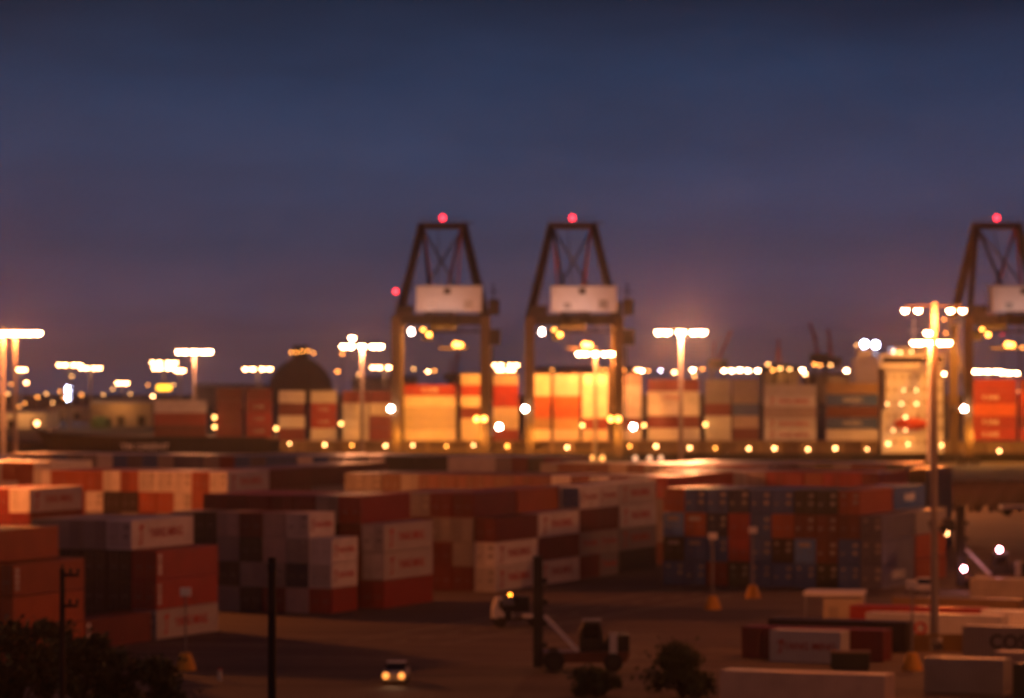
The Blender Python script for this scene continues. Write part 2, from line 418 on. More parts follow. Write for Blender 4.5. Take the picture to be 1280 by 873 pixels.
mb = MB(); mb.box(-900, 1180, -4, 900, 2600, -.4)
tag(mb.build('far_shore', ground_mat('far_shore_ground', (.04, .035, .03), .6, .02)), kind='structure')
mk = MB()          # painted lane lines along the driving aisle
def lane(p, d, length, w=.15, dash=None):
    n = Vector((-d.y, d.x, 0)); s = 0
    step = dash or length
    while s < length:
        a = p+d*s; b = p+d*min(length, s+step)
        mk.quad([(a-n*w).to_tuple(), (b-n*w).to_tuple(), (b+n*w).to_tuple(), (a+n*w).to_tuple()]); s += step*(2 if dash else 1)
for i, off in enumerate((3, 7.5, 12)):
    p = onground(560, 775)+W*off; p.z = .005; lane(p-U*30, U, 190, .1, 3 if i == 1 else None)
for i, off in enumerate((-6, -16, -26)):
    p = onground(700, 800)+U*off; p.z = .009; lane(p-W*40, W, 70, .1, None if i else 4)
tag(mk.build('lane_markings', paint('road_paint', (.36, .32, .24), .7, dirt=.7)), kind='structure')

# ------------------------------------------------------------------ the container ship
SY = 943.0; SPX = F/SY
def sx(px): return (px-CX)/SPX
def sz(py): return CAMZ-(py-HY)/SPX
ship = thing('container_ship', 'long black-hulled container ship loaded with stacked containers at the quay', 'ship', (sx(700), SY+16, -2.2))
SO = Vector(ship.location)
def sl(X, Y, Z): return (X-SO.x, Y-SO.y, Z-SO.z)
st = [(35, 538, 64, .3, .05), (48, 541, 68, 3.5, .5), (70, 543, 78, 7.5, 2), (100, 545, 102, 11, 6), (140, 546, 140, 14, 10.5), (200, 546, 200, 16, 15), (330, 546.5, 330, 16, 16), (352, 566, 352, 16, 16), (700, 567, 700, 16, 16), (1120, 567, 1120, 16, 16), (1300, 567, 1300, 16, 15.5), (1430, 566, 1400, 13, 8)]
h = MB(); rows = []
for (px, py, pxb, b, bw) in st:
    X, Z, Xb = sx(px), sz(py), sx(pxb); Y = SY+16
    rows.append([sl(X, Y-b, Z), sl((X+Xb)/2, Y-(b*.55+bw*.45), (Z-3)/2+.4), sl(Xb, Y-bw, -3.5), sl(Xb, Y+bw, -3.5), sl((X+Xb)/2, Y+(b*.55+bw*.45), (Z-3)/2+.4), sl(X, Y+b, Z)])
for a, b in zip(rows, rows[1:]):
    for i in range(6):
        j = (i+1) % 6; h.quad([a[i], a[j], b[j], b[i]])
h.quad(rows[0]); h.quad(rows[-1][::-1])
hull = h.build('hull', M['hull'], ship)
t = link('lettering', text_mesh('YM ORIENT', 1.9, 1.15), ship, sl(sx(181), SY-.03, sz(560)+.2), -math.pi/2); colour(t, M['letter_white'])
cm = MB()
cm.box(*sl(sx(356), SY+1.3, 2.0), *sl(sx(1098), SY+31, 4.75)); cm.box(*sl(sx(1182), SY+1.3, 2.0), *sl(sx(1345), SY+31, 4.75))
cm.box(*sl(sx(190), SY+2, 5), *sl(sx(345), SY+30, 5.7))
cm.build('hatch_coaming', M['coam'], ship)
pil = MB()
for px in [x for x in range(352, 1100, 26)]+[x for x in range(1184, 1346, 26)]:
    X = sx(px); pil.box(*sl(X-.45, SY+.2, 2.1), *sl(X+.45, SY+1.4, 4.7))
pil.box(*sl(sx(352), SY+.15, 4.55), *sl(sx(1098), SY+1.35, 4.9))
pil.build('lashing_walkway', M['coam'], ship)
# superstructure
sp = MB()
sp.box(*sl(sx(1103), SY+1, 2), *sl(sx(1180), SY+30, 12)); sp.box(*sl(sx(1108), SY+1.8, 12), *sl(sx(1180), SY+29, 22))
sp.box(*sl(sx(1100), SY-.5, 22), *sl(sx(1180), SY+31, 25.4)); sp.box(*sl(sx(1122), SY+6, 25.4), *sl(sx(1172), SY+24, 27))
sup = sp.build('superstructure', M['white'], ship)
for zz in (4.2, 7.4, 10.4, 13.6, 16.6, 19.6):
    for k in range(8):
        X = sx(1106+k*9.4)+.4; wm = MB()
        wm.box(*sl(X, SY+(.97 if zz < 12 else 1.77), zz), *sl(X+.8, SY+(1.02 if zz < 12 else 1.82), zz+.9))
        wm.build('window', M['shed'], sup)
wm = MB(); wm.box(*sl(sx(1103), SY-.53, 23.3), *sl(sx(1178), SY-.47, 24.7)); wm.build('bridge_window', M['glass'], sup)
gl = MB()
for zz in (11.95, 21.95):
    for k in range(16):
        X = sx(1103+k*5.1); gl.bar(sl(X, SY+.9, zz), sl(X, SY+.9, zz+1.1), .08)
    gl.bar(sl(sx(1103), SY+.9, zz+1.1), sl(sx(1180), SY+.9, zz+1.1), .09)
gl.build('railing', M['white'], sup)
fn = MB(); fn.box(*sl(sx(1073), SY+9, 4), *sl(sx(1102), SY+22, 24.5)); fn.box(*sl(sx(1078), SY+11, 24.5), *sl(sx(1096), SY+20, 26.5))
fn.build('funnel', M['house'], ship)
mm = MB(); mm.bar(sl(sx(1150), SY+15, 27), sl(sx(1150), SY+15, 34), .5); mm.bar(sl(sx(1143), SY+15, 31), sl(sx(1157), SY+15, 31), .3)
mm.build('radar_mast', M['white'], ship)
lb = MB(); lb.lathe([(.05, -4), (.9, -3.4), (1.35, -1.5), (1.4, 1.5), (.9, 3.5), (.05, 4)], n=10)
o = lb.build('lifeboat', M['lifeboat'], ship, sl(sx(1138), SY+.3, sz(530))); o.rotation_euler = (0, math.pi/2, 0)
fm = MB(); fm.bar(sl(sx(52), SY+16, 6.5), sl(sx(52), SY+16, 9.5), .3); fm.build('bow_staff', M['white'], ship)
def bulb_mesh(name, r, mat):
    return MB().lathe([(r*.3, -r), (r*.85, -r*.6), (r, 0), (r*.85, r*.6), (r*.3, r)], n=10).mesh(name, [LAMP[mat]])
deckb = bulb_mesh('deck_lamp', .4, 'deck'); ambb = bulb_mesh('deck_lamp', .36, 'amber'); supb = bulb_mesh('cabin_lamp', .34, 'deck'); greenb = bulb_mesh('deck_lamp', .42, 'dim')
for i, (px, py) in enumerate([(362,556),(406,556.5),(440,556.5),(482,557),(516,557),(558,557),(592,557.5),(634,558.5),(709,558.5),(787,559),(820,559),(862,560),(894,560),(936,560),(968,560.5),(1010,561),(1044,561.5),(1084,561.5),(1110,555),(1135,555),(1177,556),(1209,563),(1249,563),(1290,563)]):
    q = link('deck_lamp', random.choice((deckb, deckb, ambb)), ship, sl(sx(px), SY-.2, sz(py)+random.uniform(-.2, .25))); q.scale = [random.uniform(.62, 1.05)]*3
    if px < 1300: light(ship, sl(sx(px), SY-1.1, sz(py)), random.uniform(40, 130), 'POINT', r=.3, col=(1, .34, .05))
for px, py in ((1130,488),(1146,488),(1109,505),(1127,505),(1146,505),(1132,522),(1117,538),(1132,538),(1117,440),(1125,441),(1139,440)):
    q = link('cabin_lamp', supb, ship, sl(sx(px), SY+(.3 if py > 500 else .9) - (1.6 if py < 450 else 0), sz(py))); q.scale = [random.uniform(.55, .95)]*3
for px, py in ((345,536),(426,530),(728,532),(805,532),(882,531),(268,522),(268,534)):
    link('deck_lamp', greenb, ship, sl(sx(px), SY+.4, sz(py)))
for px, py in ((1087,430),(1101,431)):
    mb = MB(); z = sz(py); mb.bar(sl(sx(px), SY+14, 24.4), sl(sx(px), SY+14, z), .25); q = mb.build('lamp_post', M['white'], ship)
    link('lamp', bulb_mesh('lamp', .75, 'blue'), q, sl(sx(px), SY+13.6, z))
link('bow_lamp', bulb_mesh('bow_lamp', .55, 'deck'), ship, sl(sx(36), SY+16, sz(531)))
for (px, py, pw) in ((1120, 466, 700), (1160, 490, 420), (1150, 436, 200), (1140, 548, 100), (1088, 462, 420)):
    light(ship, sl(sx(px), SY-9, sz(py)), pw, 'POINT', r=.5, col=(1, .36, .08))

SP = -math.pi/2
SHIPG = 'containers stacked on the ship'
def ship_stack(px, codes, n, L=L40, z=5.0, pitch=2.62, H=2.591, texts={}):
    for t, ch in enumerate(codes):
        tx = texts.get(t); tc = 'letter_red'
        if isinstance(tx, tuple): tx, tc = tx
        p = Vector((sx(px), SY+1.6+HWID, z+t*pitch+.01))
        container(ch, p, SP, L, H, f"{PAL[ch][0]} container on the ship, {TIERW[t]}, {ORD[n]} stack from the bow", SHIPG, False, tx, tc, tsize=1.3)
ST = [
 (192, 'rRw', L40, 5.75, 2.9, {}), (270, 'rrrr', L20, 5.75, 2.9, {}), (307, 'RRRr', L20, 5.75, 2.9, {0: ('K LINE', 'letter_white'), 1: ('K LINE', 'letter_white'), 2: ('K LINE', 'letter_white')}),
 (348, 'rwrw', L20, 5.0, 2.95, {}), (388, 'wRRw', L20, 5.0, 2.95, {1: ('K LINE', 'letter_white'), 2: ('K LINE', 'letter_white')}), (428, 'wwwr', L20, 5.0, 2.95, {}), (462, 'rrwr', L20, 5.0, 2.95, {}),
 (505, 'ccccR', L40, 5.0, 2.64, {4: ('K LINE', 'letter_white')}), (576, 'ccrcRc', L20, 5.0, 2.62, {}), (616, 'rccRRc', L20, 5.0, 2.62, {}),
 (656, 'ctOOcc', L20, 5.0, 2.62, {}), (692, 'ctOOcc', L20, 5.0, 2.62, {}), (728, 'crcccc', L20, 5.0, 2.62, {}), (770, 'wrwwwp', L20, 5.0, 2.62, {}),
 (810, 'wrwwr', L40, 5.0, 2.9, {3: 'HANJIN', 2: None}), (882, 'wwrgg', L20, 5.0, 2.9, {}), (917, 'rpbgg', L20, 5.0, 2.9, {}),
 (956, 'wwpww', L40, 5.0, 2.64, {0: 'YANG MING', 1: 'YANG MING', 3: 'YANG MING'}), (1034, 'wbNbt', L40, 5.0, 2.75, {1: ('HANJIN', 'letter_white'), 3: ('HANJIN', 'letter_white')}),
 (1207, 'RRoRR', L40, 5.0, 2.9, {0: ('K LINE', 'letter_white'), 1: ('K LINE', 'letter_white'), 3: ('K LINE', 'letter_white')}), (1276, 'RrRRr', L40, 5.0, 2.9, {}),
]
for n, (px, codes, L, z, pitch, tx) in enumerate(ST):
    ship_stack(px, codes, n, L, z, pitch, 2.591 if pitch < 2.8 else 2.88, tx)

# ------------------------------------------------------------------ ship-to-shore cranes
CRY = 907.0; CPX = F/CRY
def build_crane(px, label):
    c = thing('gantry_crane', label, 'crane', ((px-CX)/CPX, CRY, .006), 0, 'container cranes along the quay')
    for x in (-10.1, 10.1):
        for y in (0, 30):
            l = MB(); l.bar((x, y, 2.2), (x, y, 34.4 if y else 33.8), 2.05, 1.9); leg = l.build('leg', M['crane'], c)
            b = MB(); b.box(x-2.6, y-.8, .9, x+2.6, y+.8, 2.2)
            for k in (-2, -.8, .8, 2): b.tube((x+k, y-.35, .52), (x+k, y+.35, .52), .45, n=10)
            b.build('bogie', M['dark'], leg)
    for y in (0, 30):
        m = MB(); m.box(-10.9, y-.9, 32.0, 10.9, y+.9, 34.3) if y == 0 else m.box(-9.2, y-.9, 32.6, 9.2, y+.9, 34.3)
        m.build('portal_beam', M['dark'], c)
    for x in (-10.1, 10.1):
        m = MB(); m.bar((x, 1, 13), (x, 29, 13), 1.2); m.bar((x, 1, 33), (x, 29, 33), 1.4); m.bar((x, 1, 14), (x, 29, 31.8), .7); m.build('side_brace', M['crane'], c)
    hs = MB(); hs.prism([(-5.4, 34.9), (9.4, 34.9), (9.4, 40.6), (-5.4, 40.6)], -7, 3); house = hs.build('machinery_house', M['house'], c)
    v = MB(); v.box(-2.6, -7.06, 35.6, -.9, -6.98, 37.0); v.build('louvre', M['steel'], house)
    v = MB(); v.box(5.4, -7.06, 35.6, 7.4, -6.98, 37.6); v.build('louvre', M['steel'], house)
    v = MB(); v.box(.9, -7.06, 38.9, 2.4, -6.98, 40.2); v.build('hatch', M['dark'], house)
    v = MB(); v.box(-5.6, -7.2, 40.62, 9.6, 3.2, 40.85); v.build('roof', M['roof'], house)
    af = MB()
    for s in (-1, 1):
        af.bar((s*10.1, 30, 34), (s*5.0, 30, 55.2), 1.95); af.bar((s*9.6, 2, 34.4), (s*4.8, 29.2, 55), 1.3)
    af.box(-5.9, 29.2, 54.6, 5.9, 31, 56.2); af.box(5.9, 29.4, 56.0, 7.4, 30.8, 56.25)
    for s in (-4.6, -1, 2, 5): af.bar((s, 30.4, 56.2), (s, 30.4, 57.3), .12)
    af.bar((-5.8, 30.4, 57.3), (5.8, 30.4, 57.3), .12)
    af.build('a_frame', M['dark'], c)
    bs = MB(); bs.bar((-4.6, 29.5, 55), (-2.6, -1, 40.8), .6); bs.build('back_stay', M['dark'], c)
    bs = MB(); bs.bar((4.4, 29.5, 55), (1.8, -1, 40.8), .6); bs.build('back_stay', M['cranered'], c)
    bs = MB(); bs.bar((-1.0, 29.5, 54.8), (-.6, 4, 40.8), .16); bs.build('hoist_rope', M['dark'], c)
    bm = MB()
    for x in (-2.6, 2.6): bm.box(x-.55, -14, 34.5 if False else 32.4, x+.55, 76, 34.35)
    for k in range(16): bm.box(-2.1, -13+k*5.8, 33.6, 2.1, -12.4+k*5.8, 34.2)
    bm.build('boom', M['dark'], c)
    for s in (-1, 1):
        q = MB(); q.bar((s*4.7, 29.3, 54.8), (-s*3.4, 6, 40.8), .34); q.bar((s*8.4, 30, 41), (s*6.4, 30, 49), .3); q.build('cross_stay', M['dark'], c)
        q = MB(); q.box(s*10.1-1.7, 28.4, 40.2, s*10.1+.4 if s > 0 else s*10.1+1.7, 31.6, 40.5) if False else q.box(min(s*6.9, s*9.6), 28.6, 41.0, max(s*6.9, s*9.6), 31.2, 41.3)
        for k in range(5): q.bar((s*(7+k*.6), 28.6, 41.3), (s*(7+k*.6), 28.6, 42.4), .09)
        q.build('landing', M['dark'], c)
        q = MB(); q.box(min(s*6.2, s*9.8) if s < 0 else 9.45, -3, 34.35, max(s*6.2, s*9.8) if s < 0 else 10.6, 2.5, 36.4 if s < 0 else 37.2); q.build('switch_cabinet', M['dark'], c)
    q = MB()
    for k in range(12): q.bar((-10.6+k*1.92, -1, 34.3), (-10.6+k*1.92, -1, 35.5), .1)
    q.bar((-10.7, -1, 35.5), (10.7, -1, 35.5), .12); q.build('handrail', M['dark'], c)
    q = MB()
    for k in range(6): q.bar((-8+k*3.2, -.95, 30.2+(k % 2)*.6), (-8+k*3.2, -.95, 32.1), .22)
    q.bar((-9, -.95, 30.5), (9, -.95, 30.5), .5); q.build('cable_tray', M['dark'], c)
    for s in (-1, 1):
        fs = MB(); fs.bar((s*4.4, 30.8, 55.4), (s*2.6, 66, 34.5), .45); fs.build('fore_stay', M['cranered'], c)
    tr = MB(); tr.box(-3.2, 36, 31.2, 3.2, 43, 32.3); tr.box(-4.8, 37, 28.6, -2.4, 39.6, 31.1); trolley = tr.build('trolley', M['dark'], c)
    spd = MB(); spd.box(-1.2, 33.5, 26.5, 5.8, 35.9, 27.1)
    for x in (-.8, 5.4): spd.bar((x, 34.5, 27.1), (x*.5, 37.5, 31.2), .12)
    spd.build('spreader', M['crane'], c)
    lt = MB(); lt.box(11.1, -1.1, 27.4, 13.6, 1.3, 31.0); lt.build('lift_cabin', M['dark'], c)
    tw = MB(); tw.box(11.0, -1.2, 34.2, 13.4, 1.2, 37.8); tw.bar((12, 0, 37.8), (12, 0, 41.4), .35); tw.bar((11, 0, 39.6), (13.4, 0, 39.6), .2); tw.build('stair_tower', M['dark'], c)
    sw = MB()
    for k in range(6):
        z = 3+k*4.0; a, b = (-.9, .9) if k % 2 else (.9, -.9); sw.bar((11.7, a, z), (11.7, b, z+4), .5, .12)
    sw.build('stairway', M['dark'], c)
    for s in (-1, 1):
        q = MB(); q.box(s*4-.3, -.95, 34.3, s*4+.3, -.8, 34.6) if False else q.bar((s*3, 30.4, 56.2), (s*3, 30.4, 58), .1)
        q.build('antenna', M['dark'], c)
    o = link('beacon', bulb_mesh('beacon', .62, 'red'), c, (0, 30, 57.3))
    m = MB(); m.box(-3.3, -14.6, 34.4, 3.3, -14.05, 34.9); q = m.build('added_house_flood', M['dark'], c)  # floodlight added to brighten the house front, its face turned from view
    for x in (-2.6, 2.9): light(c, (x, -13.6, 35.1), 560, 'SPOT', 140, .2, (1, .56, .44), aim=(.15, 1, .42), blend=.6)
    def flood(x, y, z, kind, r=.62):
        m = MB(); m.box(x-.5, y, z-.35, x+.5, y+.5, z+.5); hd = m.build('floodlight', M['dark'], c)
        link('lamp', bulb_mesh('lamp', r, kind), hd, (x, y-.3, z))
    flood(-11.2, -1.3, 13, 'white'); flood(13.3, -1.2, 8.9, 'white'); flood(8.2, -1.3, 10.7, 'amber'); flood(9.9, -1.3, 10.7, 'amber')
    flood(-7.2, 24, 30.6, 'white'); flood(-4.4, 22, 30.9, 'amber', .5); flood(-3.0, 22, 29.9, 'amber', .5); flood(3.0, 34.0, 27.6, 'amber', .7); flood(4.1, 34.0, 27.5, 'amber', .6)
    return c
crane = build_crane(550.5, 'dark gantry crane with white machinery house, the one nearest the ship bow')
def crane_lights(c):
    for x in (-5, 4.5): light(c, (x, 12, 31.4), CRANE_P, 'SPOT', 118, .6, (1, .335, .04), aim=(x*.1, 24, -22), blend=.6)
    for x in (-8.3, 8.3): light(c, (x, -3.5, 7), CRANE_P*.075, 'POINT', r=.4, col=(1, .36, .045))
CRANE_P = 40000
xs = [(718, 'dark gantry crane with white machinery house, middle one of the quay row'), (1266, 'dark gantry crane with white machinery house beside the ship superstructure')]
for px, lb_ in xs:
    c = copy_tree(crane); c['label'] = lb_; c.location.x = (px-CX)/CPX
    crane_lights(c)
crane_lights(crane)
m = MB(); m.bar((-10.1, -.2, 34), (-10.1, -.2, 39.2), .15); q = m.build('beacon_post', M['dark'], crane); link('beacon', bulb_mesh('beacon', .5, 'red'), q, (-10.1, -.4, 39.6))

# ------------------------------------------------------------------ light masts
def luminaire(r, kind):
    k = ('lum', r, kind)
    if k not in CONT:
        mb = MB(); mb.lathe([(r*.15, -r*.95), (r*.7, -r*.7), (r*.95, -r*.2), (r, .15*r)], n=10, mi=0)
        mb.lathe([(r*1.08, .16*r), (r*.8, .5*r), (r*.25, .75*r)], n=10, mi=1)
        CONT[k] = mb.mesh('luminaire', [LAMP[kind], M['dark']])
    return CONT[k]
MASTG = 'floodlight masts of the container port'
def mast(px, Y, py, span, label, n=10, r=.58, power=0, kind='sodium', zb=0.006, arm=None, polew=.33, col=None):
    z = CAMZ-(py-HY)/F*Y; X = (px-CX)/F*Y; Hm = z-zb
    o = thing('light_mast', label, 'light mast', (X, Y, zb), 0, MASTG)
    p = MB(); p.tube((0, 0, 0), (0, 0, Hm+.4), polew*1.35, polew*.8, 12)
    pole = p.build('pole', M['pole'], o)
    b = MB(); b.box(-.9, -.9, 0, .9, .9, .7); b.build('base', M['concrete'], pole)
    half = span*Y/F/2; cr = MB()
    if arm is None:
        for i in range(n):
            a = 2*math.pi*(i+.5)/n; b_ = 2*math.pi*(i+1.5)/n
            cr.bar((half*math.cos(a), half*.6*math.sin(a), Hm+.1), (half*math.cos(b_), half*.6*math.sin(b_), Hm+.1), .12)
            cr.bar((0, 0, Hm+.1), (half*math.cos(a), half*.6*math.sin(a), Hm+.1), .08)
            link('luminaire', luminaire(r, kind), o, (half*math.cos(a), half*.6*math.sin(a), Hm-.25))
        ring = [(half*.55*math.cos(a), half*.45*math.sin(a)) for a in (0, math.pi)]
    else:
        cr.bar((min(arm), 0, Hm+.1), (max(arm), 0, Hm+.1), .16)
        for x in arm: link('luminaire', luminaire(r, kind), o, (x, 0, Hm-.25))
        ring = [(min(arm)*.6, -.5), (max(arm)*.6, -.5)]
    cr.build('crown_frame', M['dark'], o)
    if power:
        for x, y in ring: light(o, (x, y-.3, Hm-1.2), power/2, 'POINT', r=.4, col=col or SOD)
    return o
MP = 60000
mast(4, 700, 414, 52, 'light mast at the frame edge, the left one of a close pair', power=MP*.5, n=8)
mast(19, 690, 414, 60, 'light mast with full ring, right one of the close pair by the bow', power=MP*.6)
mast(243, 960, 438, 40, 'light mast standing against the bow stacks of the ship', r=.66, power=MP*.8, col=SODP)
m4 = mast(452.5, 820, 431, 48, 'light mast just before the first crane, extra lamp on top', r=.6, power=MP, col=SODP)
link('luminaire', luminaire(.6, 'sodium'), m4, (-2.0, -.4, 28.75))
mast(744, 936, 440.5, 42, 'light mast between the legs of the middle crane', r=.66, power=MP*.6)
mast(851, 680, 413, 58, 'tall light mast with wide ring right of the middle crane', power=MP*2.1, col=SODP)
mast(1168, 340, 384, 40, 'tallest light mast rising from the yellow barrier, open crossarm', arm=(-2.5, -1.4, 1.35, 2.4), r=.30, power=MP*.24, polew=.27)
mast(1164, 690, 426, 44, 'light mast directly behind the tallest crossarm mast', power=MP*1.3)
mast(1161, 700, 414, 5, 'single-lamp mast behind the tallest crossarm mast', arm=(-.3, .3), r=.5)
mast(1235, 1240, 463, 36, 'light mast beyond the red ship stack by the third crane', r=.6, zb=-.4)
mast(1262, 1260, 465, 22, 'small light mast right of the red ship stack', r=.6, zb=-.4, n=6)
# unseen masts added outside the view, placed for the light they give
for (X, Y, pw) in ((86, 300, .85), (70, 440, .4), (-72, 430, 2.6), (38, 225, .30), (-58, 250, .05)):
    px = X/Y*F+CX
    mast(px, Y, HY-22.5/Y*1000, 40/Y*500, f'added unseen light mast in the outer yard, {["beside the near crosswise containers", "beyond the second lift truck", "beside the lamplit row", "nearest the camera on the lift truck side", "nearest the camera behind the left trees"][[86, 70, -72, 38, -58].index(X)]}', power=MP*pw)
# far shore masts
FM = [(87,455,28,1400),(113,459,25,1450),(205,452,30,1300),(205,459,26,1330),(225,462,9,1350),(322,460,33,1250),(480,458,30,1240),(632,455,30,1300),(632,461,20,1320),
      (26,461,11,1500),(153,478,13,1700)]
names = ['tallest of the far shore masts left of the warehouse', 'far shore mast just right of the tallest one by warehouse', 'far shore mast above the bow stacks, upper ring', 'far shore mast above the bow stacks, lower ring', 'single small far shore mast right of bow ring masts',
         'far shore mast left of the dome', 'far shore mast between dome and first crane', 'far shore mast between the two cranes, upper ring', 'far shore mast between the two cranes, lower ring', 'far shore mast behind the close pair of masts', 'lone low far shore mast above the warehouse roof']
for (px, py, sp_, Y), nm in zip(FM, names): mast(px, Y, py, sp_, nm, n=8, r=.64, zb=-.4, polew=.4, kind='far')
SM = [(33,478,'sodium',1),(47,496,'amber',.8),(24,508,'amber',.8),(31,504,'amber',.7),(10,492,'dim',.8),(58,492,'dim',.7),(102,493,'amber',.8),(75,489,'amber',.7),(80,497,'amber',.8),(141,486,'dim',.7),(185,481,'amber',.6),(191,495,'sodium',.8),(217,481,'dim',.7),
      (364,440,'amber',.9),(371,440,'amber',.9),(378,439,'amber',.9),(385,438,'amber',.9),(392,441,'amber',.9),(422,464,'amber',1.1),(428,442,'amber',.9),(517,461,'dim',.8),(535,464,'sodium',1.0),(543,463,'amber',.9),
      (750,462,'amber',.9),(757,462,'amber',.9),(770,461,'amber',.9),(780,462,'amber',.9),(796,462,'sodium',1),(802,463,'sodium',1.1),(810,463,'amber',.9),(826,463,'blue',.5),(843,465,'sodium',1.0),(866,462,'sodium',1.2),(878,461,'amber',.9),(868,470,'dim',.9),
      (905,463,'sodium',1.1),(915,463,'sodium',1.2),(925,462,'sodium',1.3),(935,463,'sodium',1.2),(947,463,'sodium',1.2),(960,455,'dim',1.1),(966,462,'amber',1.1),(975,460,'dim',1.2),(987,461,'dim',1.1),(1003,462,'sodium',1.2),(1006,467,'sodium',1),(1018,455,'amber',1.1),(1025,456,'amber',1),(1038,456,'dim',1),
      (1058,463,'sodium',1.2),(1066,466,'sodium',1.2),(1075,465,'sodium',1.2),(1071,431,'dim',.8),(1180,399,'amber',.8),(1182,416,'amber',.8),(1179,467,'sodium',1.2),(3,470,'dim',.8),(14,480,'amber',.7),(66,503,'dim',.7),(90,470,'dim',.7),(129,493,'dim',.6),(163,492,'dim',.6),(118,500,'dim',.6),(448,468,'dim',.7),(500,470,'dim',.7),(660,463,'dim',.8),(690,462,'amber',.7),(1090,468,'amber',.8),(1274,360,'dim',.6),(1278,434,'amber',.9),(1274,489,'amber',.9),(1199,512,'amber',.9),(1253,418,'red',.5)]
SM.sort()
def nth(i):
    k = i if i < 40 else len(SM)-1-i
    return ORD[k] if k < len(ORD) else f'{k+1}th'
COLW = dict(sodium='bright orange-white', amber='amber', dim='faint amber', blue='blue-white', red='small red')
for i, (px, py, kind, r) in enumerate(SM):
    Y = 1230 if px > 1100 else (2136 if 355 < px < 400 and py < 445 else 1900)
    k = 1 if Y > 1500 else .65
    z = CAMZ-(py-HY)/F*Y
    o = thing('harbour_light', f'{COLW[kind]} light on a thin post, {nth(i)} from the {"left" if i < 40 else "right"} along far shore', 'harbour light', ((px-CX)/F*Y, Y, -.4), 0, 'lights along the far shore')
    p = MB(); p.tube((0, 0, 0), (0, 0, max(z+.4-.3, .5)), .3*k, .15*k, 6); p.build('post', M['dark'], o)
    link('lamp', luminaire(.78*k*r, 'far' if kind == 'sodium' and r < 1.1 else kind), o, (0, -.3, z+.4))
# ------------------------------------------------------------------ far shore buildings
def shed(px0, px1, py0, Y, label, name='warehouse', pitch=.12, mat='shed', lit=0, dep=40):
    s = Y/F; x0 = (px0-CX)*s; w = (px1-px0)*s; hgt = CAMZ-(py0-HY)*s+.4
    o = thing(name, label, 'building', (x0+w/2, Y, -.4))
    rise = hgt*pitch
    m = MB(); m.prism([(-w/2, 0), (w/2, 0), (w/2, hgt-rise), (-w/2, hgt-rise)], 0, dep); wl = m.build('wall', M[mat], o)
    m = MB(); m.quad([(-w/2-.4, -.5, hgt-rise), (w/2+.4, -.5, hgt-rise), (w/2+.4, dep/2, hgt), (-w/2-.4, dep/2, hgt)]); m.quad([(-w/2-.4, dep/2, hgt), (w/2+.4, dep/2, hgt), (w/2+.4, dep+.5, hgt-rise), (-w/2-.4, dep+.5, hgt-rise)])
    m.quad([(-w/2, 0, hgt-rise), (-w/2, dep/2, hgt), (-w/2, dep, hgt-rise)]); m.quad([(w/2, 0, hgt-rise), (w/2, dep, hgt-rise), (w/2, dep/2, hgt)])
    m.build('roof', M['roof'], o)
    n = max(2, int(w/7))
    for k in range(n):
        X = -w/2+(k+.5)*w/n; q = MB(); q.box(X-1.4, -.05, .05, X+1.4, .03, min(3.6, hgt*.5)); q.build('door', M['dark'], o)
    if lit: light(o, (0, -7, hgt*.9), lit, 'POINT', r=.5, col=(1, .36, .08))
    return o
shed(112, 190, 500, 1450, 'low grey warehouse with lamplit wall beyond the bow', lit=2600)
shed(0, 58, 514, 1400, 'low pale shed at the frame edge beyond the bow', mat='white', lit=2200)
shed(60, 108, 508, 1600, 'small dark shed left of the lamplit warehouse', lit=500)
shed(440, 520, 470, 2100, 'dark shed between the dome and the first crane')
shed(560, 615, 466, 2100, 'dark shed seen between the legs of first crane')
shed(670, 800, 458, 2200, 'long dark shed on the shore behind the middle crane')
shed(955, 1000, 457, 2100, 'lamplit hall behind the pale ship stacks', lit=2500)
shed(1010, 1080, 466, 2100, 'long low hall behind the blue ship stack', lit=1200)
shed(240, 330, 480, 1900, 'dark shed behind the bow stacks, left of the dome')
Y = 2150; s = Y/F
dome = thing('storage_dome', 'dark storage dome with rooftop housing and lamps', 'dome', ((376-CX)*s, Y, -.4))
m = MB(); r = 40*s; m.lathe([(r, 0), (r, 8), (r*.96, 12), (r*.82, 16.5), (r*.6, 20.5), (r*.35, 23.2), (r*.12, 24.6)], n=28); m.build('shell', M['domeskin'], dome)
m = MB(); m.box(-4, -4, 23.6, 4, 4, 31); m.build('top_housing', M['dark'], dome)
tk = thing('storage_tank', 'small green tank in front of the lamplit warehouse', 'tank', ((126-CX)*1400/F, 1400, -.4))
m = MB(); m.lathe([(3.8, 0), (3.8, 3.4), (2.5, 4.0), (.4, 4.3)], n=20); m.build('shell', M['green'], tk); light(tk, (0, -8, 6), 350, 'POINT', col=(.9, .7, .2))
LAMP['bow'] = LAMP['deck']
sg = thing('lit_sign', 'small yellow lit sign board above the white bow container', 'sign', ((205-CX)*1290/F, 1290, -.4))
m = MB(); zz = CAMZ-(485-HY)*1290/F+.4; m.bar((0, 0, 0), (0, 0, zz), .3); m.build('post', M['dark'], sg); m = MB(); m.box(-2.3, -.4, zz-.8, 2.3, -.2, zz+.9); m.build('board', LAMP['sign'], sg)
bs = thing('lit_sign', 'tall blue-white lit sign under the far mast left of warehouse', 'sign', ((85-CX)*1500/F, 1500, -.4))
m = MB(); m.bar((0, 0, 0), (0, 0, 16), .3); m.build('post', M['dark'], bs)
for py in (486, 490, 498): link('lamp', bulb_mesh('lamp', .9, 'blue'), bs, (.3, -.5, CAMZ-(py-HY)*1500/F+.4))
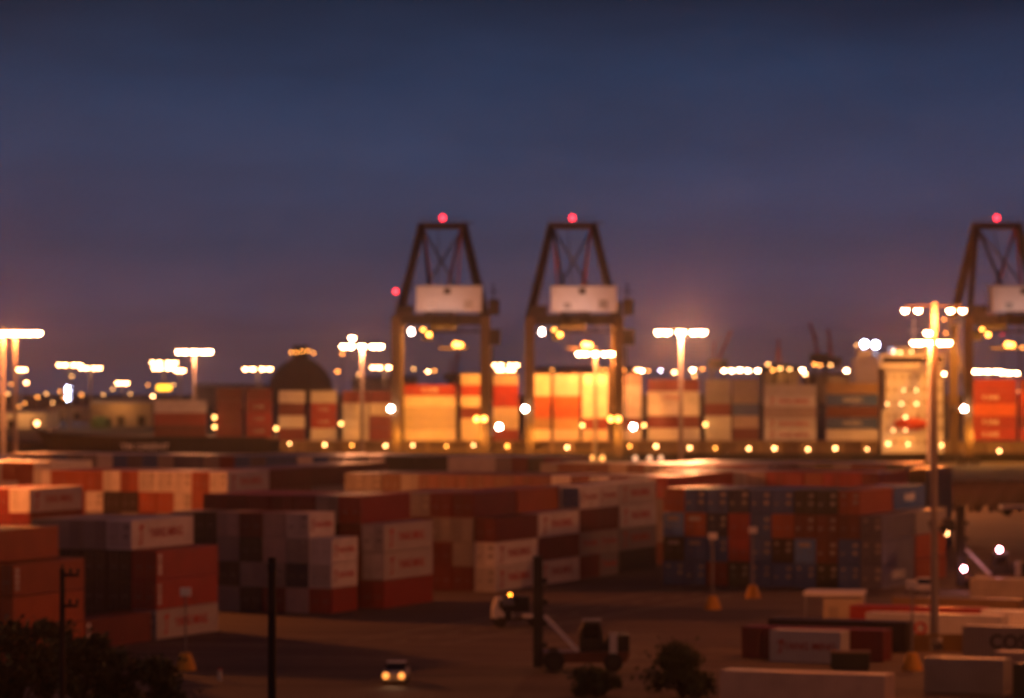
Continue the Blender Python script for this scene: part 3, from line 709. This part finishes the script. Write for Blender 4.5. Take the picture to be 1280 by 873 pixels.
def far_crane(px, pyt, Y, lean, label):
    s = Y/F; Z = CAMZ-(pyt-HY)*s+.4
    o = thing('harbour_crane', label, 'crane', ((px-CX)*s, Y, -.4), 0, 'distant dockside cranes')
    m = MB()
    for x in (-5, 5): m.bar((x, 0, 0), (x*.4, 0, Z*.55), 1.2)
    m.box(-5, -3, Z*.5, 5, 3, Z*.62); m.build('portal', M['dark'], o)
    m = MB(); m.bar((0, 0, Z*.6), (lean, 0, Z), 1.3); m.bar((-2, 0, Z*.6), (-1.5, 0, Z*.85), .8); m.bar((-1.5, 0, Z*.85), (lean, 0, Z), .3); m.build('jib', M['cranered'], o)
far_crane(897, 414, 2000, 7, 'distant red dockside crane right of the wide-ring mast')
far_crane(975, 424, 2100, -1, 'distant dark dockside crane above the pale ship stack')
far_crane(1024, 404, 2100, -5, 'distant red dockside crane, tallest, above the blue ship stack')
far_crane(1040, 412, 2150, -2, 'distant red dockside crane beside the tallest distant one')
far_crane(568, 440, 1900, 2, 'distant dark dockside crane between the first gantry legs')

# ------------------------------------------------------------------ quay lights by the middle crane: read as truck headlights, set on invented posts
for i, (px, kind) in enumerate(((704, 'quay'), (724, 'quay'), (740, 'quay'), (753, 'quay'), (794, 'quayp'), (812, 'quayp'), (826, 'quayp'))):
    Y = 938.2
    o = thing('quay_light', f'round light on an invented short quay post, {ORD[i]} from the left by middle crane', 'quay light', ((px-CX)/F*Y, Y, .006), 0, 'lights along the quay edge')
    m = MB(); m.tube((0, 0, 0), (0, 0, .5), .16, .12, 8); m.build('post', M['dark'], o)
    link('lamp', bulb_mesh('lamp', .62, kind), o, (0, 0, .95))

# ------------------------------------------------------------------ yellow-footed lamp posts
def yard_post(px, py, hgt, label):
    o = thing('yard_post', label, 'lamp post', onground(px, py)+Vector((0, 0, .004)), 0, 'unlit posts with yellow feet')
    m = MB(); m.lathe([(.85, 0), (.8, .3), (.45, 1.3), (.3, 1.4)], n=4 if False else 12); m.build('foot', M['yellow'], o)
    m = MB(); m.tube((0, 0, 1.3), (0, 0, hgt-.3), .09, .07, 8); m.build('pole', M['pole'], o)
    m = MB(); m.box(-.42, -.3, hgt-.4, .42, .3, hgt+.25); m.box(-.3, -.36, hgt-.3, -.03, -.28, hgt+.15); m.box(.03, -.36, hgt-.3, .3, -.28, hgt+.15); m.build('head', M['white'], o)
yard_post(891, 762, 7.3, 'yellow-footed post standing nearest before the blue block')
yard_post(941, 748, 7.1, 'yellow-footed post just right of the nearest one before blue block')
yard_post(232, 838, 6.3, 'yellow-footed post before the white-bottomed stack')
yard_post(1140, 838, 6.9, 'yellow-footed post by the yellow barrier and the tallest mast')
m0 = thing('barrier', 'yellow guard frame round the foot of the tallest light mast', 'barrier', ((1168-CX)/F*340, 340, .004))
for x in (-1.5, 1.5):
    m = MB(); m.box(x-.95, -1.5, 0, x+.95, -1.1, 1.2); m.build('panel', M['barrier'], m0)
m = MB(); m.bar((-2.6, -1.3, 1.32), (2.6, -1.3, 1.32), .2); m.build('rail', M['barrier'], m0)
P = Vector(((1029-CX)/F*365, 365, .004))
cab = thing('site_cabin', 'cream cabin with a flat roof overhanging its left side', 'cabin', P, -R(8))
m = MB(); m.box(0, 0, 0, 3.6, 5, 3.1); m.build('wall', CM['c'], cab); m = MB(); m.box(-1.8, -.3, 3.1, 3.7, 5.2, 3.42); m.build('roof', M['white'], cab)
m = MB(); m.box(.5, -.04, .05, 1.4, .02, 2.1); m.build('door', M['shed'], cab); m = MB(); m.bar((-1.6, 0, 0), (-1.6, 0, 3.1), .12); m.build('roof_post', M['steel'], cab)
gn = thing('generator', 'low dark green generator set beside the maroon container', 'generator', ((1038-CX)/F*318, 318, .004), -R(6))
m = MB(); m.box(0, 0, .15, 3.1, 1.3, 1.35); m.build('housing', CM['v'], gn); m = MB(); m.box(-.05, -.05, 1.35, 3.15, 1.35, 1.5); m.build('lid', CM['t'], gn); m = MB(); m.box(.1, .1, 0, 3, 1.2, .15); m.build('skid', M['dark'], gn)

# ------------------------------------------------------------------ vehicles
def wheel(parent, x, y, r, w, rim='dark'):
    m = MB(); m.tube((x, y-w/2, r), (x, y+w/2, r), r, n=16); t = m.build('wheel', M['rubber'], parent)
    m = MB(); m.tube((x, y-w/2-.01, r), (x, y+w/2+.01, r), r*.55, n=12); m.build('rim', M[rim], t)
def handler(px, py, flip, label, lamps):
    o = thing('lift_truck', label, 'lift truck', onground(px, py)+Vector((0, 0, .004)), 0, 'container lift trucks')
    for y in (-.75, .75):
        m = MB(); m.box(-.42, y-.2, .3, .36, y+.2, 9.0); mr = m.build('mast_rail', M['kit'], o)
    m = MB()
    for z in (.8, 3, 5, 7, 8.7): m.box(-.38, -.56, z, .32, .56, z+.35)
    m.build('mast_crossbar', M['kit'], o)
    for k in range(9):
        m = MB(); m.box(.3, -.99, 1+k*.85, .72, -.54, 1.4+k*.85)
        if k % 2: m.build('hose_bracket', M['kit'], o)
    sz_ = lamps['sz']
    m = MB(); m.box(-2.9, -6, sz_, -1.9, 6, sz_+.55); m.box(-2.0, -1, sz_-.3, -.72, 1, sz_+.9); m.box(-2.7, -5.9, sz_-.5, -2.1, -5.4, sz_); m.box(-2.7, 5.4, sz_-.5, -2.1, 5.9, sz_); m.build('spreader', M['kit'], o)
    for y in (-.8, .8):
        m = MB(); m.bar((.5, y, 4.3), (3.1, y, 1.6), .26); m.build('tilt_ram', M['house'], o)
    m = MB(); m.prism([(.4, .7), (6.9, .7), (7.2, 1.2), (7.2, 1.6), (.4, 1.5)], -1.7, 1.7); body = m.build('body', CM['N'], o)
    m = MB(); m.prism([(4.9, 1.6), (7.2, 1.6), (7.2, 2.9), (5.6, 2.9)], -1.6, 1.6); m.build('counterweight', M['kit'], o)
    m = MB(); m.prism([(3.3, 1.52), (5.2, 1.62), (5.1, 3.1), (4.8, 3.9), (3.6, 3.9), (3.2, 2.9)], -.9, .9); cb = m.build('cab', M['kit'], o)
    m = MB(); m.box(3.5, -1.0, 3.9, 5.0, 1.0, 4.05); m.build('roof', M['steel'], cb)
    m = MB(); m.box(3.6, -.93, 2.6, 4.8, -.89, 3.6); m.build('window', M['glass'], cb)
    m = MB(); m.box(5.6, -2.0, 1.3, 6.2, -1.72, 3.1); m.build('air_intake', M['white'], o)
    for x, r in ((1.2, .85), (5.9, .75)):
        for y in (-1.75, 1.75): wheel(o, x, y, r, .7, 'kit')
    for (x, z, kind) in lamps['l']:
        m = MB(); m.box(x-.18, -1.95, z-.2, x+.18, -1.75, z+.2); q = m.build('lamp_housing', M['dark'], o)
        link('lamp', bulb_mesh('lamp', .26, kind), q, (x, -2.0, z))
    return o
handler(673, 838, 1, 'dark container lift truck with raised mast in the open yard', dict(sz=5.0, l=()))
handler(1201, 737, 1, 'dark container lift truck with lit lamps behind the tallest mast', dict(sz=6.6, l=((.1, 2.3, 'tail'), (3.9, 4.35, 'tail'), (-1.75, 6.1, 'deck'))))
def tractor(P, label, rz, body):
    o = thing('yard_tractor', label, 'yard tractor', P, rz)
    m = MB(); m.box(0, -.55, .6, 5, .55, .85); m.build('chassis', M['dark'], o)
    m = MB(); m.prism([(.1, .85), (1.9, .85), (1.9, 2.7), (.45, 2.75), (.1, 1.7)], -1.05, 1.05); cb = m.build('cab', M[body], o)
    m = MB(); m.box(.6, -1.08, 1.75, 1.6, -1.04, 2.5); m.build('window', M['glass'], cb)
    m = MB(); m.box(3, -.9, .86, 4.6, .9, 1.1); m.build('fifth_wheel', M['white'], o)
    for x in (.8, 4): 
        for y in (-.95, .95): wheel(o, x, y, .5, .35)
    for k, z in ((1.7, 2.95), (2.1, 2.1)):
        m = MB(); m.tube((k, -.5, z-.3), (k, -.5, z-.1), .1, n=8); q = m.build('beacon_base', M['dark'], o); link('beacon', bulb_mesh('beacon', .16, 'bea'), q, (k, -.5, z))
tractor(onground(614, 784)+Vector((0, 0, .004)), 'small white yard tractor with amber beacons beyond the lift truck', R(6), 'white')
def car(P, rz, label, body, lit):
    o = thing('parked_car', label, 'car', P, rz)
    m = MB(); m.prism([(-2.2, .3), (2.2, .3), (2.25, .75), (1.2, .95), (-2.15, 1.0), (-2.25, .7)], -.88, .88); bd = m.build('body', M[body], o)
    m = MB(); m.prism([(-1.9, .98), (.9, .95), (.2, 1.5), (-1.3, 1.52)], -.74, .74); ch = m.build('cabin', M['glass'], o)
    m = MB(); m.box(-1.32, -.73, 1.5, .2, .73, 1.56); m.build('roof', M[body], ch)
    for x in (-1.35, 1.4):
        for y in (-.8, .8): wheel(o, x, y, .33, .22)
    for y in (-.6, .6):
        m = MB(); m.box(2.2, y-.2, .55, 2.27, y+.2, .78); q = m.build('headlight', M['steel'] if not lit else LAMP['headl'], o)
        if lit: link('lamp', bulb_mesh('lamp', .24, 'headl'), q, (2.35, y, .68))
    return o
c_ = car(onground(495, 853)+Vector((0, 0, .004)), -math.pi/2-.05, 'white car with both headlights on facing the camera', 'white', True)
light(c_, (3.0, 0, .8), 60, 'SPOT', 70, .1, (1, .6, .3), aim=(1, 0, -.12))
car(onground(1156, 741)+Vector((0, 0, .004)), R(78), 'small pale car parked beside the rusty orange containers', 'white', False)
# chassis park at the right, dark and low
ch = MB()
for i in range(9):
    for j in range(16):
        P = Vector((52+j*3.3+i*2, 640+i*14, 0))
        m = Matrix.Translation(P) @ Matrix.Rotation(-A0, 4, 'Z')
        ch.box(-.5, 0, 1.0, -.35, 12, 1.25, 0, m); ch.box(.35, 0, 1.0, .5, 12, 1.25, 0, m)
        for y in (.1, 4, 8, 11.8): ch.box(-1.2, y, 1.05, 1.2, y+.2, 1.2, 0, m)
        for x in (-1.1, 1.1): ch.box(x-.2, 1, .05, x+.2, 2.9, .95, 0, m)
tag(ch.build('chassis_park', M['cradle']), 'dense rows of low dark container chassis parked before the quay', 'chassis', kind='stuff')
tl = thing('flat_trailer', 'pale flat trailer at the frame edge before the chassis rows', 'trailer', onground(1253, 645)+Vector((0, 0, .004)), R(8))
m = MB(); m.box(0, 0, 1.1, 9, 2.4, 1.6); m.build('deck', M['white'], tl)
for x in (1, 7, 8.2):
    for y in (.3, 2.1): wheel(tl, x, y, .5, .3)
bl = thing('bollard', 'short white bollard on the dark ground by the near trees', 'bollard', onground(275, 851)+Vector((0, 0, .004)))
m = MB(); m.tube((0, 0, 0), (0, 0, .8), .18, .16, 12); m.build('post', M['white'], bl); m = MB(); m.lathe([(.19, .8), (.17, .92), (.05, .97)], n=12); m.build('cap', M['letter_red'], bl)

# ------------------------------------------------------------------ near poles and trees
def util_pole(px, py, Y, r, arms, label):
    z = CAMZ-(py-HY)/F*Y
    o = thing('utility_pole', label, 'utility pole', ((px-CX)/F*Y, Y, .004), 0, 'dark poles close to the camera')
    m = MB(); m.tube((0, 0, 0), (0, 0, z), r*1.2, r, 12); m.build('pole', M['wood'], o)
    for (dx, zz) in arms:
        m = MB(); m.bar((min(0, dx), -.12, z-zz), (max(0, dx), -.12, z-zz), .16); am = m.build('crossarm', M['wood'], o)
        for k in (.5, .95):
            m = MB(); m.lathe([(.05, 0), (.09, .08), (.09, .2), (.04, .3)], (dx*k, -.12, z-zz+.08), n=8); m.build('insulator', M['kit'], am)
    m = MB(); m.box(-.2, -.3, z-.7, .2, -.12, z-.3) if not arms else m.tube((0, 0, z), (0, 0, z+.25), .06, n=6)
    m.build('top_fitting', M['kit'], o)
util_pole(340, 697, 200, .20, (), 'dark bare utility pole standing alone near the camera')
util_pole(78, 711, 215, .15, ((.9, .35), (.85, 2.0)), 'dark utility pole with crossarms among the left trees')
def leaf_mat(c):
    m, N, L, B = nodes('leaves')
    oi = N.new('ShaderNodeNewGeometry'); r = N.new('ShaderNodeValToRGB')
    r.color_ramp.elements[0].color = (c[0]*.5, c[1]*.5, c[2]*.5, 1); r.color_ramp.elements[1].color = (c[0]*1.4, c[1]*1.4, c[2]*1.2, 1)
    L.new(oi.outputs['Random Per Island'], r.inputs[0]); L.new(r.outputs[0], B.inputs['Base Color']); B.inputs['Roughness'].default_value = .7
    return m
LEAF = leaf_mat((.035, .05, .018))
def tree(px, pyt, Y, width, label, seed, n=2600, low=.5):
    rnd = random.Random(seed); z = CAMZ-(pyt-HY)/F*Y
    o = thing('bushy_tree', label, 'tree', ((px-CX)/F*Y, Y, .0), 0, 'dark trees near the camera')
    t = MB(); t.tube((0, 0, 0), (0, 0, z*.45), .22, .15, 8)
    cl = []; NC = 16
    for k in range(NC):
        a = rnd.uniform(0, 6.28); rr = width/2*rnd.uniform(.25, .85); zz = z*rnd.uniform(low, .93)
        if k == 0: rr, zz = 0, z*.9
        e = Vector((rr*math.cos(a), rr*math.sin(a), zz)); cl.append((e, width*rnd.uniform(.10, .2)))
        t.tube((0, 0, z*rnd.uniform(low*.6, low*.88)), e, .09, .025, 6)
    t.build('trunk', M['bark'], o)
    c = MB()
    for i in range(n):
        e, cr = cl[i % NC]; d = Vector((rnd.gauss(0, 1), rnd.gauss(0, 1), rnd.gauss(0, .75))); d = d*cr*.62
        p = e+d; s = rnd.uniform(.12, .30)
        ax = Vector((rnd.gauss(0, 1), rnd.gauss(0, 1), rnd.gauss(0, 1))).normalized(); bx = ax.orthogonal().normalized(); cx = ax.cross(bx)
        c.quad([p-bx*s, p-cx*s*.5, p+bx*s, p+cx*s*.5])
    c.build('crown', LEAF, o)
tree(20, 772, 240, 4.6, 'dark bushy tree at the frame edge before the orange stack', 1)
tree(56, 764, 246, 4.2, 'dark bushy tree behind the crossarm pole', 2)
tree(98, 790, 236, 3.6, 'dark low tree just right of the crossarm pole', 3)
tree(146, 808, 240, 4.4, 'dark round tree before the lone maroon container', 4)
tree(196, 822, 238, 3.6, 'dark low tree left of the yellow-footed post', 5)
tree(853, 810, 292, 5.0, 'wide dark ragged bush in the open yard before the blue block', 6, 3200, .12)
tree(746, 838, 293, 3.4, 'low dark bush below the lift truck', 8, 2200, .12)

# ------------------------------------------------------------------ sky
w = bpy.data.worlds.new('World'); sc.world = w; w.use_nodes = True
N, L = w.node_tree.nodes, w.node_tree.links
bg = N['Background']
sky = N.new('ShaderNodeTexSky'); sky.sky_type = 'NISHITA'; sky.sun_disc = False; sky.sun_elevation = R(-4); sky.sun_rotation = R(-60)
tc = N.new('ShaderNodeTexCoord'); sep = N.new('ShaderNodeSeparateXYZ'); L.new(tc.outputs['Generated'], sep.inputs[0])
mp = N.new('ShaderNodeMapping'); mp.inputs['Scale'].default_value = (9, 9, 45); L.new(tc.outputs['Generated'], mp.inputs[0])
nz = N.new('ShaderNodeTexNoise'); nz.inputs['Scale'].default_value = 1.0; nz.inputs['Detail'].default_value = 5; L.new(mp.outputs[0], nz.inputs['Vector'])
ab = N.new('ShaderNodeMath'); ab.operation = 'ABSOLUTE'; L.new(sep.outputs[2], ab.inputs[0])
ma = N.new('ShaderNodeMath'); ma.operation = 'MULTIPLY_ADD'; ma.inputs[1].default_value = .022; L.new(nz.outputs[0], ma.inputs[0]); L.new(ab.outputs[0], ma.inputs[2])
sb = N.new('ShaderNodeMath'); sb.operation = 'SUBTRACT'; sb.inputs[1].default_value = .011; L.new(ma.outputs[0], sb.inputs[0])
dv = N.new('ShaderNodeMath'); dv.operation = 'DIVIDE'; dv.inputs[1].default_value = .12; L.new(sb.outputs[0], dv.inputs[0])
cr = N.new('ShaderNodeValToRGB'); L.new(dv.outputs[0], cr.inputs[0])
e = cr.color_ramp.elements
def srgb(*c): return tuple(((x/255)/12.92 if x/255 < .04045 else ((x/255+.055)/1.055)**2.4) for x in c)+(1,)
e[0].position = 0.0; e[0].color = srgb(72, 58, 70)
e[1].position = 1.0; e[1].color = srgb(8, 22, 42)
for p_, c_s in ((.087, (66, 61, 83)), (.24, (45, 56, 83)), (.387, (40, 58, 90)), (.575, (26, 50, 83)), (.74, (10, 30, 56))):
    k = e.new(p_); k.color = srgb(*c_s)
mixn = N.new('ShaderNodeMix'); mixn.data_type = 'RGBA'; mixn.blend_type = 'ADD'; mixn.inputs[0].default_value = .10
L.new(cr.outputs[0], mixn.inputs[6]); L.new(sky.outputs[0], mixn.inputs[7]); 
mp2 = N.new('ShaderNodeMapping'); mp2.inputs['Scale'].default_value = (14, 14, 60); L.new(tc.outputs['Generated'], mp2.inputs[0])
nz2 = N.new('ShaderNodeTexNoise'); nz2.inputs['Scale'].default_value = 1.0; nz2.inputs['Detail'].default_value = 4; nz2.inputs['Roughness'].default_value = .6; L.new(mp2.outputs[0], nz2.inputs['Vector'])
mr2 = N.new('ShaderNodeMapRange'); mr2.inputs[1].default_value = .3; mr2.inputs[2].default_value = .7; mr2.inputs[3].default_value = .86; mr2.inputs[4].default_value = 1.12; L.new(nz2.outputs[0], mr2.inputs[0])
cl = N.new('ShaderNodeMix'); cl.data_type = 'RGBA'; cl.blend_type = 'MULTIPLY'; cl.inputs[0].default_value = 1.0
L.new(mixn.outputs[2], cl.inputs[6]); L.new(mr2.outputs[0], cl.inputs[7]); L.new(cl.outputs[2], bg.inputs['Color'])
bg.inputs['Strength'].default_value = 1.0

# ------------------------------------------------------------------ air
hz = MB(); hz.box(-4000, -100, -7, 4000, 9500, 75)
hm = bpy.data.materials.new('haze_air'); hm.use_nodes = True
hn = hm.node_tree.nodes; hn.remove(hn['Principled BSDF'])
pv = hn.new('ShaderNodeVolumePrincipled'); pv.inputs['Color'].default_value = (.85, .8, .78, 1); pv.inputs['Density'].default_value = HAZE; pv.inputs['Anisotropy'].default_value = .93
hm.node_tree.links.new(pv.outputs[0], hn['Material Output'].inputs['Volume'])
tag(hz.build('haze', hm), kind='stuff')
# ------------------------------------------------------------------ camera
cam = bpy.data.cameras.new('camera'); co = link('camera', cam, None, (0, 0, CAMZ))
cam.sensor_width = 36; cam.lens = F/1280*36
co.rotation_euler = (math.pi/2, 0, 0); cam.shift_y = (HY-436.5)/1280
cam.clip_end = 100000; cam.clip_start = .5
cam.dof.use_dof = True; cam.dof.focus_distance = 82; cam.dof.aperture_fstop = .83; cam.dof.aperture_blades = 5; cam.dof.aperture_rotation = 0
sc.camera = co
sc.view_settings.view_transform = 'Standard'; sc.view_settings.look = 'None'; sc.view_settings.exposure = 0; sc.view_settings.gamma = 1
sc.view_settings.use_curve_mapping = False
cy = sc.cycles
cy.use_denoising = True
try: cy.denoiser = 'OPENIMAGEDENOISE'
except Exception: pass
cy.max_bounces = 4; cy.diffuse_bounces = 2; cy.glossy_bounces = 2; cy.use_light_tree = True
cy.sample_clamp_indirect = 3.0; cy.caustics_reflective = False; cy.caustics_refractive = False
print('individual containers', NCONT, 'objects', len(bpy.data.objects))
